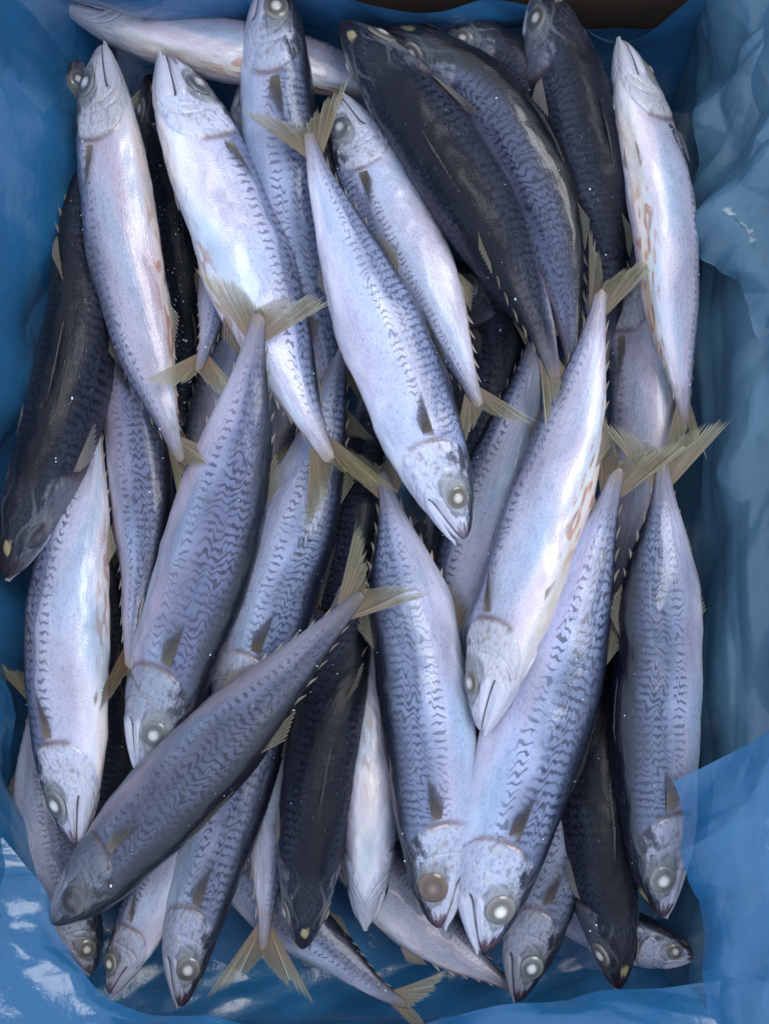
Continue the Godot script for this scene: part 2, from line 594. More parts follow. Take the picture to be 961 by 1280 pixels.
func fan(st: SurfaceTool, roots: Array, tips: Array, lift: Vector3, amp: float, web: float, tone: Color, end: Color, rng: RandomNumberGenerator, sag := 0.0) -> void:
	# rays from root to tip with a pleated web between them that ends, frayed, before the tips
	var n := roots.size()
	var seg := 6
	var reach := []
	for i in n:
		reach.append(web * rng.randf_range(0.88, 1.06))
	var grid := []
	var cols := []
	for i in 2 * n - 1:
		var ray := i % 2 == 0
		var line := []
		var lc := []
		var r0: Vector3
		var r1: Vector3
		var far: float
		if ray:
			r0 = roots[i / 2]
			r1 = tips[i / 2]
			far = 1.0
		else:
			r0 = (roots[i / 2] + roots[i / 2 + 1]) * 0.5
			r1 = (tips[i / 2] + tips[i / 2 + 1]) * 0.5
			far = minf(0.5 * (reach[i / 2] + reach[i / 2 + 1]), 0.97)
		for k in seg + 1:
			var x := far * k / seg
			var p := r0.lerp(r1, x) + lift * (amp * (1.0 if ray else -1.0) * minf(1.0, 0.3 + x) + sag * x * x)
			line.append(p)
			var c := tone.lerp(end, x)
			var j := rng.randf_range(0.88, 1.12)
			c = c * ((1.12 if ray else 0.74) * j)
			c.a = lerpf(1.0, 0.72 if ray else 0.50, smooth(0.1, 0.9, x))
			lc.append(c)
		grid.append(line)
		cols.append(lc)
	for i in 2 * n - 2:
		for k in seg:
			var q := [[i, k], [i + 1, k], [i, k + 1], [i + 1, k], [i + 1, k + 1], [i, k + 1]]
			for e in q:
				st.set_color(cols[e[0]][e[1]])
				st.add_vertex(grid[e[0]][e[1]])


func fin_part(called: String, st: SurfaceTool, parent: Node) -> MeshInstance3D:
	st.generate_normals()
	st.index()
	return part(called, st.commit(), fin_mat, parent)


func new_tool() -> SurfaceTool:
	var st := SurfaceTool.new()
	st.begin(Mesh.PRIMITIVE_TRIANGLES)
	st.set_smooth_group(-1)
	return st


func dome(f: Fish, t: float, s: float, hand: float, r: float, high: float, sink: float, colors: Array, stretch := 1.08) -> ArrayMesh:
	var p := outline(t, s, hand)
	var c := f.at(t, p.x, p.y)
	var p2 := outline(t + 0.02, s, hand)
	var p3 := outline(t, s + 0.04, hand)
	var ax := (f.at(t + 0.02, p2.x, p2.y) - c).normalized()
	var az := (f.at(t, p3.x, p3.y) - c).normalized()
	var n := ax.cross(az).normalized()
	if n.dot(c - f.at(t, 0, 0)) < 0.0: n = -n
	az = n.cross(ax).normalized()
	var rad := r * f.length * lerpf(1.0, f.girth, 0.5)
	c += n * (sink * rad)
	var rows := 9
	var cols := 25
	var pts := []
	var cc := []
	for i in rows:
		var k := i / float(rows - 1)
		for j in cols:
			var a := TAU * (j % (cols - 1)) / (cols - 1)
			pts.append(c + (ax * cos(a) * stretch + az * sin(a)) * (rad * k) + n * (rad * high * (sqrt(maxf(0.0, 1.0 - k * k)) - 0.25)))
			var x := k * (colors.size() - 1)
			var b := mini(int(x), colors.size() - 2)
			cc.append(colors[b].lerp(colors[b + 1], x - b))
	var mesh := surface_grid(pts, [], rows, cols, cc)
	return mesh


func lin(r: float, g: float, b: float) -> Color:
	return Color(r, g, b).srgb_to_linear()


# A whole mackerel. marks run from the snout to the root of the tail (right, down, height in millimetres);
# wide is its greatest breadth as it lies, towards the side its back faces, roll 0 flank up, 90 back up, -90 belly up.
func mackerel(label: String, marks: Array, wide: float, towards: String, roll: float, look: String, how := {}) -> Node3D:
	var root := Node3D.new()
	root.name = numbered("mackerel")
	add_child(root)
	tag(root, label, "fish", "mackerel piled in the lined carton")
	var tail_roll: float = how.get("tail_roll", roll * 0.15)
	var f := curve_fish(marks, wide, towards, roll, tail_roll, how.get("head_roll", roll))
	f.salt = used["mackerel"]
	root.position = f.origin
	var shape := RandomNumberGenerator.new()
	shape.seed = 70 + f.salt * 13
	f.belly = shape.randf_range(0.88, 1.06)
	f.thick = shape.randf_range(0.90, 1.06)
	f.rear = how.get("rear", shape.randf_range(-0.06, 0.16))
	var rng := RandomNumberGenerator.new()
	rng.seed = 1000 + f.salt
	if f.salt % 2 == 0 and skin.has(look + "_b"): look += "_b"
	var mat: StandardMaterial3D = skin[look]
	var tone: float = how.get("tone", 1.0)
	var warm: float = how.get("warm", 0.0)
	mat = mat.duplicate()
	mat.albedo_color = Color(tone * (1.0 + warm), tone, tone * (1.0 - warm))
	mat.roughness = rng.randf_range(0.30, 0.42)
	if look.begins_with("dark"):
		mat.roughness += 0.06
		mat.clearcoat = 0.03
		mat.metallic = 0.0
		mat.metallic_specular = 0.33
	mat.vertex_color_use_as_albedo = false
	part("body", body_mesh(f), mat, root)
	for i in int(how.get("ice", 11)):
		var it := rng.randf_range(0.12, 0.95)
		var side_up := 1.0 if f.b[int(it * 100.0)].y > 0.0 else -1.0
		var p := outline(it, rng.randf_range(0.02, 0.5) if rng.randf() < 0.8 else rng.randf(), side_up if rng.randf() < 0.85 else -side_up)
		spots_of_ice.append(f.at(it, p.x * 1.01, p.y * 1.01) + f.origin)
	var hidden_head: bool = how.get("no_head", false)
	var L := f.length
	var ups := f.b[10].y
	for hand in [1.0, -1.0]:
		var facing: float = f.b[10].y * hand
		if facing < -0.75 or hidden_head:
			continue
		# gill cover
		var cover := skin_patch(f, hand, 0.24, 0.94,
			func(s: float) -> float: return gill_edge(s) * 0.70,
			func(s: float) -> float: return gill_edge(s) + 0.003,
			func(k: float, q: float) -> float:
				var edge := smooth(0.0, 0.12, q) * smooth(0.0, 0.12, 1.0 - q)
				return -0.004 + edge * (0.004 + 0.0034 * smooth(0.0, 0.6, k)) * (1.0 if k < 0.97 else 0.1),
			12, 18)
		part("gill_cover", cover, mat, root)
		# jaw bone under the eye
		var jaw := skin_patch(f, hand, 0.50, 0.64,
			func(_s: float) -> float: return 0.006,
			func(s: float) -> float: return 0.122 - 0.16 * absf(s - 0.60),
			func(k: float, q: float) -> float: return -0.003 + 0.0070 * pow(sin(PI * clampf(q, 0.0, 1.0)), 0.6) * smooth(0.0, 0.15, k) * smooth(0.0, 0.12, 1.0 - k),
			12, 8)
		part("upper_jaw", jaw, mat, root)
		# eye, clouded by freezing
		var mood := rng.randf_range(0.85, 1.12)
		var warmth := rng.randf_range(-0.03, 0.03)
		var g := func(v: float) -> Color: return lin(minf((v + warmth) * mood, 1.0), (v + 0.3 * warmth) * mood, (v - warmth * 0.6) * mood)
		var wide_eye := rng.randf_range(0.85, 1.15)
		var iris_tones := [g.call(0.78), g.call(0.74), g.call(0.58), g.call(0.44), g.call(0.33), g.call(0.36), g.call(0.46), g.call(0.50)]
		if how.has("iris"):
			var ir: Color = how.iris
			iris_tones = [ir * 2.6, ir * 1.6, ir, ir * 0.7, ir * 1.2, ir * 1.6]
		var eye := part("eye", dome(f, 0.097, 0.380, hand, 0.0300 * wide_eye, 0.22, 0.08, iris_tones, 1.12), eye_mat, root)
		if not how.has("iris"):
			part("pupil", dome(f, 0.096, 0.382, hand, 0.0150 * wide_eye, 0.34, 0.38, [g.call(0.86), g.call(0.84), g.call(0.79), g.call(0.66), g.call(0.48)]), eye_mat, eye)
		# pectoral fin folded back along the flank
		var st := new_tool()
		var roots := []
		var tips := []
		var lift := rng.randf_range(0.010, 0.024)
		var n_p: Vector3 = (f.side(0.27) * hand)
		for i in 8:
			var k := i / 7.0
			var p := outline(0.245 + 0.004 * k, 0.42 + 0.075 * k, hand)
			roots.append(f.at(0.245 + 0.004 * k, p.x * 1.015, p.y * 1.015))
			var tt: float = 0.245 + lerpf(0.115, 0.05, k) * float(how.get("pectoral", 1.0))
			var q := outline(tt, 0.40 + 0.10 * k, hand)
			tips.append(f.at(tt, q.x * 1.03, q.y * 1.03) + n_p * (lift * L * (0.4 + 0.6 * k)))
		fan(st, roots, tips, n_p, 0.0022 * L, 0.86, lin(0.52, 0.48, 0.45), lin(0.40, 0.41, 0.45), rng)
		fin_part("pectoral_fin", st, root)
	if not hidden_head:
		# lower jaw: one keel of bone that closes up against the gape
		var pts := []
		var uvs := []
		var drop: float = how.get("gape", rng.randf_range(0.0, 0.05))
		for i in 14:
			var k := i / 13.0
			for j in 15:
				var q := j / 14.0
				var hand := 1.0 if q <= 0.5 else -1.0
				var s := 0.70 + 0.30 * (1.0 - absf(2.0 * q - 1.0))
				var t := lerpf(-0.010, 0.135 - 0.028 * absf(2.0 * q - 1.0), k)
				var p := outline(maxf(t, 0.002), s, hand)
				var up := -0.003 + 0.0058 * smooth(0.0, 0.10, k) * smooth(0.0, 0.15, 1.0 - k) * smooth(0.0, 0.2, 1.0 - absf(2.0 * q - 1.0)) - 0.003 * exp(-pow((q - 0.5) * 14.0, 2.0))
				var n := p.normalized() * up
				pts.append(f.at(t, p.x + n.x - drop * (0.12 - t), p.y + n.y))
				uvs.append(Vector2((maxf(t, 0.0) + 0.004) / 1.016, 0.5 * s if hand > 0.0 else 1.0 - 0.5 * s))
		part("lower_jaw", surface_grid(pts, uvs, 14, 15), mat, root)
	# fins of the keel
	var belly_seen := f.d[35].y < 0.55
	if belly_seen:
		for hand in [1.0, -1.0]:
			var st := new_tool()
			var roots := []
			var tips := []
			for i in 6:
				var k := i / 5.0
				var p := outline(0.285 + 0.012 * k, 0.93 - 0.03 * k, hand)
				roots.append(f.at(0.285 + 0.012 * k, p.x, p.y))
				var q := outline(0.36 - 0.03 * k, 0.93 - 0.06 * k, hand)
				tips.append(f.at(0.36 - 0.03 * k, q.x * 1.03, q.y * 1.06))
			fan(st, roots, tips, -f.back(0.3), 0.0016 * L, 0.9, lin(0.66, 0.58, 0.52), lin(0.72, 0.70, 0.70), rng)
			fin_part("pelvic_fin", st, root)
	# dorsal fin, folded down into its groove
	if f.d[40].y > -0.5:
		var st := new_tool()
		var roots := []
		var tips := []
		for i in 9:
			var k := i / 8.0
			var t := 0.335 + 0.15 * k
			roots.append(f.at(t, table(prof_top, t) * 0.985, 0.0))
			var t2 := t + 0.085 - 0.035 * k
			tips.append(f.at(t2, table(prof_top, t2) + lerpf(0.012, 0.004, k), 0.004))
		fan(st, roots, tips, f.side(0.4), 0.0012 * L, 0.92, lin(0.20, 0.21, 0.23), lin(0.38, 0.38, 0.38), rng)
		fin_part("dorsal_fin", st, root)
	for up in [1.0, -1.0]:
		var prof := prof_top if up > 0.0 else prof_bot
		if f.d[65].y * up < -0.75:
			continue
		var st := new_tool()
		var roots := []
		var tips := []
		for i in 8:
			var k := i / 7.0
			var t := 0.615 + 0.085 * k
			roots.append(f.at(t, table(prof, t) * 0.97 * up, 0.0))
			var t2 := t + lerpf(0.06, 0.035, k)
			tips.append(f.at(t2, (table(prof, t2) + lerpf(0.030, 0.007, k)) * up, 0.003))
		fan(st, roots, tips, f.side(0.65), 0.0012 * L, 0.9, lin(0.40, 0.38, 0.34) if up > 0.0 else lin(0.62, 0.55, 0.48), lin(0.52, 0.50, 0.44), rng)
		fin_part("second_dorsal_fin" if up > 0.0 else "anal_fin", st, root)
		for i in 5:
			var t := 0.735 + 0.042 * i
			var fs := new_tool()
			var e0 := f.at(t, table(prof, t) * 0.96 * up, 0.0)
			var e1 := f.at(t + 0.016, table(prof, t + 0.016) * 0.96 * up, 0.0)
			var tip := f.at(t + 0.036, (table(prof, t + 0.034) + 0.010 * (1.0 - 0.08 * i)) * up, 0.0)
			var mid := f.at(t + 0.026, (table(prof, t + 0.024) + 0.001) * up, 0.0)
			var w := f.side(t) * (0.0016 * L)
			var tone_f := lin(0.50, 0.48, 0.44) if up > 0.0 else lin(0.66, 0.62, 0.58)
			tone_f = tone_f * rng.randf_range(0.7, 1.2)
			tone_f.a = 1.0
			for tri in [[e0 + w, e1 + w, tip], [e1 + w, mid, tip], [e1 - w, e0 - w, tip], [mid, e1 - w, tip], [e0 - w, e0 + w, tip]]:
				for p in tri:
					fs.set_color(tone_f if p != tip else tone_f * 1.2)
					fs.add_vertex(p)
			fin_part("finlet", fs, root)
	# tail
	if not how.get("no_tail", false):
		var open: Array = how.get("open", [52.0, 52.0])
		var size: float = how.get("tail", 1.0)
		var bend: float = how.get("bend", 0.0)
		var tail := Node3D.new()
		tail.name = "tail_fin"
		root.add_child(tail, true)
		var T := f.tan[100]
		var D := f.d[100]
		var B := f.b[100]
		for side in 2:
			var up := 1.0 if side == 0 else -1.0
			var st := new_tool()
			var roots := []
			var tips := []
			var count := 28
			var torn := rng.randi_range(4, 22)
			for i in count:
				var k := i / float(count - 1)
				roots.append(f.at(lerpf(0.998, 0.945, k), up * lerpf(0.0, 0.0205, pow(k, 0.7)), 0.0))
				var a := deg_to_rad(open[side] * pow(k, 0.55))
				var len := lerpf(0.038, 0.194, pow(k, 1.12)) * L * size * rng.randf_range(0.94, 1.03)
				if absi(i - torn) < 2: len *= rng.randf_range(0.70, 0.88)
				if rng.randf() < 0.15: len *= rng.randf_range(0.8, 0.95)
				var wob := B * (sin(k * 4.0 + f.salt + side) * 0.018 * L + bend * k * L)
				tips.append(f.at(0.985, 0.0, 0.0) + (T * cos(a) + D * (up * sin(a))) * len + wob)
			fan(st, roots, tips, B, 0.0016 * L, 0.88, how.get("fin_root", lin(0.64, 0.57, 0.51)), how.get("fin_end", lin(0.76, 0.75, 0.65)), rng)
			fin_part("tail_lobe", st, tail)
	return root


func P(x: float, y: float, h: float) -> Vector3:
	return Vector3(x, y, h)


func make_pile() -> void:
	# --- lowest: fish seen only in the gaps
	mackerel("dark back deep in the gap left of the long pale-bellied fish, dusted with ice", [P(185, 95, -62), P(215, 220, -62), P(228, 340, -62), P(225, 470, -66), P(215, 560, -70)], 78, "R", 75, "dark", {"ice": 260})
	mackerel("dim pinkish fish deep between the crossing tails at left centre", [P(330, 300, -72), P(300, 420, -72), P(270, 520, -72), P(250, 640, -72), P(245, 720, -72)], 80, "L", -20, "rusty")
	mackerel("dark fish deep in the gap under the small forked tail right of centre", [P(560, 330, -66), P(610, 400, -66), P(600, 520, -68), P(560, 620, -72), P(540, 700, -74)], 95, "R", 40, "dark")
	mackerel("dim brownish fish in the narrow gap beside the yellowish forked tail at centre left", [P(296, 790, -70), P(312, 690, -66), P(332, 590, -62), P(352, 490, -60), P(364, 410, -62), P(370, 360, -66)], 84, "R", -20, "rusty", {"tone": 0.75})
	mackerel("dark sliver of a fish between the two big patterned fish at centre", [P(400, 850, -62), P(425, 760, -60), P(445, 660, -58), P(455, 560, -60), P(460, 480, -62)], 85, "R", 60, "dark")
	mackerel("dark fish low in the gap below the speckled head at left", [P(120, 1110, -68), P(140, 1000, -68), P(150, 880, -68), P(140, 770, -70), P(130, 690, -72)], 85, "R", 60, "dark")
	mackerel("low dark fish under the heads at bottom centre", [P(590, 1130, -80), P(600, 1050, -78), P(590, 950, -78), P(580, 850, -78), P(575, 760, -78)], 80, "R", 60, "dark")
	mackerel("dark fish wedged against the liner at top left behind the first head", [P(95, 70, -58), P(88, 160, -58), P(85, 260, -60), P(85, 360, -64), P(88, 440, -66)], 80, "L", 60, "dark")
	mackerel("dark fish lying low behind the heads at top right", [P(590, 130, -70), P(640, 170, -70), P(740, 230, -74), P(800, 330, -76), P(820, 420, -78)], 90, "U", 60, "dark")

	# --- second layer
	mackerel("belly-up fish lying crosswise along the top edge, snout at top left", [P(80, 5, -38), P(140, 26, -40), P(250, 55, -42), P(370, 78, -46), P(480, 105, -50), P(560, 130, -54)], 84, "U", -48, "rusty", {"tone": 0.95})
	mackerel("head-up fish cut off by the top edge, pearly eye, under a forked tail", [P(334, -36, -24), P(344, 40, -24), P(352, 150, -26), P(372, 290, -30), P(400, 420, -36), P(416, 528, -40)], 102, "R", 14, "blue", {"tail": 0.6})
	mackerel("dark head with a pearly eye, half hidden between two dark backs at top", [P(550, 40, -34), P(600, 66, -34), P(662, 120, -38), P(724, 190, -50), P(770, 270, -60)], 92, "U", 38, "dark")
	mackerel("dark back with blue-violet stripe, right one of the twin slanting fish", [P(482, 38, -22), P(540, 72, -20), P(622, 150, -16), P(680, 260, -14), P(708, 370, -8), P(716, 462, 0)], 98, "R", 48, "violet", {"open": [30, 24], "tone": 0.85, "tail": 0.75, "tail_roll": 40, "head_roll": 72})
	mackerel("dark-backed fish at top right, head up against brown cardboard", [P(676, -16, -18), P(690, 50, -18), P(718, 150, -20), P(740, 260, -26), P(752, 350, -34), P(760, 450, -46)], 96, "R", 66, "dark", {"tone": 1.05})
	mackerel("pinkish pale fish under the tails at right, between two bellies", [P(776, 300, -52), P(790, 400, -44), P(800, 500, -42), P(790, 620, -44), P(770, 730, -48), P(760, 800, -52)], 82, "L", -35, "rusty", {"tone": 0.92})
	mackerel("pale fish running under the drooping head and tail at centre right", [P(545, 880, -46), P(560, 800, -44), P(590, 690, -42), P(625, 580, -40), P(655, 480, -40), P(672, 410, -44)], 92, "L", -30, "pale", {"tone": 0.92})
	mackerel("pale-flanked fish at centre, head hidden below the slanting dark fish", [P(285, 935, -30), P(303, 870, -28), P(340, 760, -24), P(378, 640, -24), P(408, 530, -30), P(428, 420, -36)], 108, "R", 10, "blue", {"tone": 1.04})
	mackerel("dark striped back by the left liner, pointed snout at lower left", [P(10, 720, -4), P(44, 630, -10), P(88, 500, -20), P(108, 380, -30), P(112, 260, -38), P(108, 160, -44)], 96, "L", 80, "dark", {"tone": 0.95, "iris": Color(0.03, 0.03, 0.035)})
	mackerel("narrow patterned fish pointing tail down at left, brown tail over a head", [P(150, 330, -44), P(158, 430, -38), P(176, 560, -32), P(178, 680, -24), P(166, 780, -12), P(162, 836, -2)], 86, "R", 18, "violet", {"open": [36, 36], "fin_root": Color(0.20, 0.11, 0.07), "fin_end": Color(0.3, 0.28, 0.20), "tail": 0.85})
	mackerel("pale fish at lower left, rusty belly stain, pearly eye near the liner", [P(97, 1054, -10), P(88, 960, -10), P(80, 830, -12), P(86, 720, -18), P(104, 620, -28), P(122, 510, -40)], 108, "L", -18, "pale", {"tone": 0.97})
	mackerel("fish with a frayed fan tail over its neighbour at left, body hidden", [P(312, 90, -52), P(310, 190, -50), P(298, 290, -40), P(276, 360, -22), P(260, 424, 2), P(248, 462, 15)], 70, "R", 0, "violet", {"open": [64, 52], "tail": 0.9, "fin_root": Color(0.30, 0.2, 0.14)})
	mackerel("charcoal back at bottom centre, snout with yellowish window pointing down", [P(378, 1184, -24), P(383, 1120, -24), P(396, 990, -26), P(416, 880, -28), P(436, 770, -34), P(446, 690, -40)], 92, "R", 84, "dark", {"tone": 0.95})
	mackerel("slim belly-up fish, white chin, between charcoal back and brown-eyed head", [P(457, 1158, -28), P(460, 1090, -30), P(464, 980, -34), P(470, 860, -40), P(480, 740, -46)], 68, "R", -84, "pale", {"tone": 0.92})
	mackerel("fish under the slanting dark one, head down with big milky eye", [P(226, 1256, -30), P(234, 1190, -30), P(262, 1080, -32), P(302, 970, -36), P(345, 850, -44), P(380, 740, -50)], 92, "R", 12, "blue", {"tone": 0.86})
	mackerel("small pale jaw and cheek poking out at bottom left above the fold", [P(138, 1240, -38), P(158, 1190, -38), P(205, 1090, -40), P(255, 990, -46), P(300, 890, -50)], 72, "L", -20, "pale", {"tone": 0.85})
	mackerel("dim fish behind the left liner fold below the pale head", [P(115, 1215, -56), P(90, 1140, -54), P(64, 1050, -52), P(50, 960, -52), P(45, 860, -54)], 86, "R", 0, "pale", {"tone": 0.8})
	mackerel("thin tail stem with a wide fan tail hanging down at bottom", [P(372, 640, -62), P(366, 760, -62), P(352, 900, -60), P(342, 1010, -54), P(335, 1100, -44), P(329, 1186, -34)], 84, "R", -12, "pale", {"open": [44, 44], "tone": 0.9, "tail": 0.95})
	mackerel("silver-blue fish curving right along the bottom under the charcoal snout", [P(240, 980, -66), P(280, 1050, -66), P(345, 1125, -62), P(415, 1186, -54), P(468, 1232, -44), P(506, 1256, -36)], 84, "R", 12, "blue", {"open": [62, 20], "tone": 0.9})
	mackerel("pale curved fish tapering right under the brown-eyed head at bottom", [P(400, 960, -66), P(430, 1020, -66), P(490, 1110, -64), P(560, 1180, -56), P(612, 1216, -48), P(642, 1236, -42)], 84, "R", -22, "rusty", {"tone": 0.9, "no_tail": true})
	mackerel("head with milky eye low behind the big spotted-flank fish at bottom", [P(646, 1250, -34), P(656, 1200, -34), P(690, 1090, -38), P(722, 980, -44), P(745, 860, -52), P(760, 760, -56)], 92, "R", 12, "blue", {"tone": 0.78})
	mackerel("black-backed fish pointing down at bottom right beside the corner flap", [P(772, 1234, -28), P(764, 1170, -30), P(744, 1060, -32), P(734, 950, -38), P(740, 840, -46), P(750, 740, -52)], 92, "R", 76, "dark", {"tone": 0.85})
	mackerel("silvery head lying sideways in the bottom right corner, mouth to the right", [P(866, 1196, -52), P(832, 1186, -52), P(760, 1156, -56), P(680, 1100, -62), P(620, 1030, -66)], 72, "U", 14, "blue", {"tone": 1.0})

	# --- top layer
	mackerel("grey-pink fish at upper left, head up, red spot on its belly edge", [P(128, 58, -16), P(130, 130, -14), P(146, 270, -10), P(174, 410, -8), P(203, 510, 2), P(226, 574, 14)], 96, "L", -22, "rusty", {"open": [16, 58], "tail": 0.72, "tone": 0.94, "rear": 0.15, "tail_roll": 0})
	mackerel("large white-bellied fish at upper centre left with a yellowish forked tail", [P(208, 70, -20), P(228, 120, -19), P(256, 180, -18), P(290, 266, -17), P(322, 356, -14), P(352, 444, -6), P(386, 522, 4), P(412, 574, 8)], 116, "R", -34, "pale", {"open": [34, 40], "fin_end": Color(0.40, 0.37, 0.18), "tone": 1.06, "tail": 0.95})
	mackerel("pale fish right of centre, belly to the right, forked tail on the belly", [P(424, 122, -26), P(448, 185, -24), P(502, 300, -18), P(552, 406, -8), P(584, 474, 4), P(599, 508, 10)], 98, "L", -8, "pale", {"open": [48, 48], "tail": 0.95})
	mackerel("charcoal-backed fish slanting from top centre, left one of the twins", [P(428, 30, -18), P(476, 84, -16), P(560, 200, -12), P(626, 318, -8), P(672, 410, 2), P(694, 472, 8)], 104, "L", 74, "dark", {"open": [26, 30], "tail": 0.75, "tail_roll": 30, "tone": 1.0})
	mackerel("long pale fish by the right liner, belly up, rusty line near its tail", [P(776, 52, -14), P(796, 120, -12), P(826, 250, -10), P(838, 370, -10), P(850, 470, -14), P(856, 528, -18)], 90, "R", -48, "rusty", {"tail": 0.7, "open": [24, 34], "tone": 1.02, "tail_roll": -20})
	mackerel("belly-up fish right of centre, big jaw pointing down, tail against dark back", [P(602, 912, 8), P(616, 840, 8), P(650, 720, 2), P(698, 580, -2), P(734, 450, 4), P(752, 362, 10)], 100, "L", -44, "rusty", {"open": [20, 48], "tail": 0.85, "tone": 1.05, "tail_roll": 0})
	mackerel("patterned fish lying along the right side, violet bars and a row of dots", [P(828, 1144, -14), P(822, 1070, -12), P(816, 920, -12), P(820, 780, -10), P(827, 660, -2), P(828, 578, 6)], 116, "L", 26, "blue", {"open": [52, 56], "tone": 0.92, "tail": 0.95, "rear": 0.3})
	mackerel("large silver-lilac fish at lower right, tail up, milky eye near bottom", [P(604, 1188, -6), P(616, 1110, -6), P(662, 950, -4), P(712, 790, -4), P(752, 656, 0), P(772, 588, 6)], 128, "R", 8, "blue", {"open": [50, 34], "tone": 1.04, "tail": 0.9})
	mackerel("silver-blue fish at bottom centre with a brown sunken eye", [P(549, 1158, -8), P(546, 1070, -8), P(534, 910, -8), P(512, 770, -10), P(492, 660, -18), P(478, 592, -24)], 116, "L", 14, "blue", {"open": [50, 50], "rear": 0.3, "iris": Color(0.11, 0.075, 0.06), "tone": 1.03})
	mackerel("large blue patterned fish left of centre, tail fan upon the white belly", [P(180, 968, -6), P(194, 905, -6), P(234, 780, -4), P(278, 640, 2), P(308, 500, 16), P(324, 392, 27)], 122, "R", 18, "violet", {"open": [66, 60], "tone": 1.04, "tail": 0.85})
	mackerel("the uppermost central fish, head down with open dark mouth, tail at top", [P(579, 672, 4), P(556, 610, 8), P(500, 460, 10), P(448, 340, 10), P(404, 230, 8), P(386, 168, 6)], 112, "R", 8, "pale", {"open": [46, 52], "tone": 1.06, "tail": 0.95, "gape": 0.16})
	mackerel("dark grey-blue fish slanting across the bottom left, tail pointing up right", [P(66, 1152, -4), P(110, 1108, 2), P(222, 990, 14), P(338, 866, 20), P(412, 786, 24), P(450, 744, 26)], 110, "D", 34, "violet", {"open": [42, 40], "tone": 0.78, "tail": 0.9, "iris": Color(0.05, 0.05, 0.06)})

func sheet(rows: Array, nu: int, nv: int, crumple: float, salt: int, stretch := Vector2(1, 1)) -> ArrayMesh:
	# a film through a net of measured places, crumpled into creases
	var n := FastNoiseLite.new()
	n.seed = salt
	n.frequency = 1.0
	n.fractal_type = FastNoiseLite.FRACTAL_RIDGED
	n.fractal_octaves = 3
	var curves := []
	for r in rows:
		var c := Curve3D.new()
		for p in r:
			c.add_point(spot(p))
		soften(c)
		curves.append(c)
	var pts := []
	for i in nu:
		for j in nv:
			pts.append(Vector3.ZERO)
	for j in nv:
		var c := Curve3D.new()
		for k in curves:
			c.add_point(k.sample_baked(k.get_baked_length() * j / float(nv - 1), true))
		soften(c)
		for i in nu:
			pts[i * nv + j] = c.sample_baked(c.get_baked_length() * i / float(nu - 1), true)
	# straight creases: folds in many directions, each a zigzag, stronger in some patches than in others
	var rng := RandomNumberGenerator.new()
	rng.seed = salt
	var folds := []
	var count := 12
	for k in count:
		var a := rng.randf_range(0.0, TAU)
		var f := 10.0 * pow(1.25, k)
		var knots := PackedFloat32Array()
		for z in 64: knots.append(rng.randf_range(-1.0, 1.0))
		folds.append([cos(a) * f * stretch.x, sin(a) * f * stretch.y, 200.0 + rng.randf() * 9.0, (0.085 if k < 5 else 0.125) / f, knots])
	n.fractal_type = FastNoiseLite.FRACTAL_NONE
	var out := []
	for i in nu:
		for j in nv:
			var p: Vector3 = pts[i * nv + j]
			var a: Vector3 = pts[mini(i + 1, nu - 1) * nv + j] - pts[maxi(i - 1, 0) * nv + j]
			var b: Vector3 = pts[i * nv + mini(j + 1, nv - 1)] - pts[i * nv + maxi(j - 1, 0)]
			var q := a.cross(b)
			q = q.normalized() if q.length_squared() > 1e-16 else Vector3.UP
			var u := p.x + p.y * 0.7
			var w := p.z + p.y * 0.5
			var h := 0.0
			for k in count:
				var g: Array = folds[k]
				var patch := clampf(0.50 + 1.2 * n.get_noise_2d(u * 7.0 + k * 13.0, w * 7.0), 0.0, 1.0)
				var x: float = u * g[0] + w * g[1] + g[2] + 0.25 * n.get_noise_2d(u * 6.0 - k * 5.0, w * 6.0)
				var e := int(x)
				var knots: PackedFloat32Array = g[4]
				h += lerpf(knots[e & 63], knots[(e + 1) & 63], x - e) * 1.7 * g[3] * patch
			out.append(p + q * (h * crumple / 0.006))
	return surface_grid(out, [], nu, nv)


func soften(c: Curve3D) -> void:
	for i in c.point_count:
		var a := c.get_point_position(maxi(i - 1, 0))
		var b := c.get_point_position(mini(i + 1, c.point_count - 1))
		var dir := (b - a).normalized()
		if i > 0: c.set_point_in(i, -dir * (c.get_point_position(i) - a).length() / 3.0)
		if i < c.point_count - 1: c.set_point_out(i, dir * (b - c.get_point_position(i)).length() / 3.0)


func crease_texture() -> NoiseTexture2D:
	var n := FastNoiseLite.new()
	n.seed = 8
	n.noise_type = FastNoiseLite.TYPE_SIMPLEX
	n.fractal_type = FastNoiseLite.FRACTAL_RIDGED
	n.fractal_octaves = 4
	n.frequency = 0.006
	n.domain_warp_enabled = true
	n.domain_warp_amplitude = 40.0
	var t := NoiseTexture2D.new()
	t.width = 512
	t.height = 512
	t.seamless = true
	t.noise = n
	return t


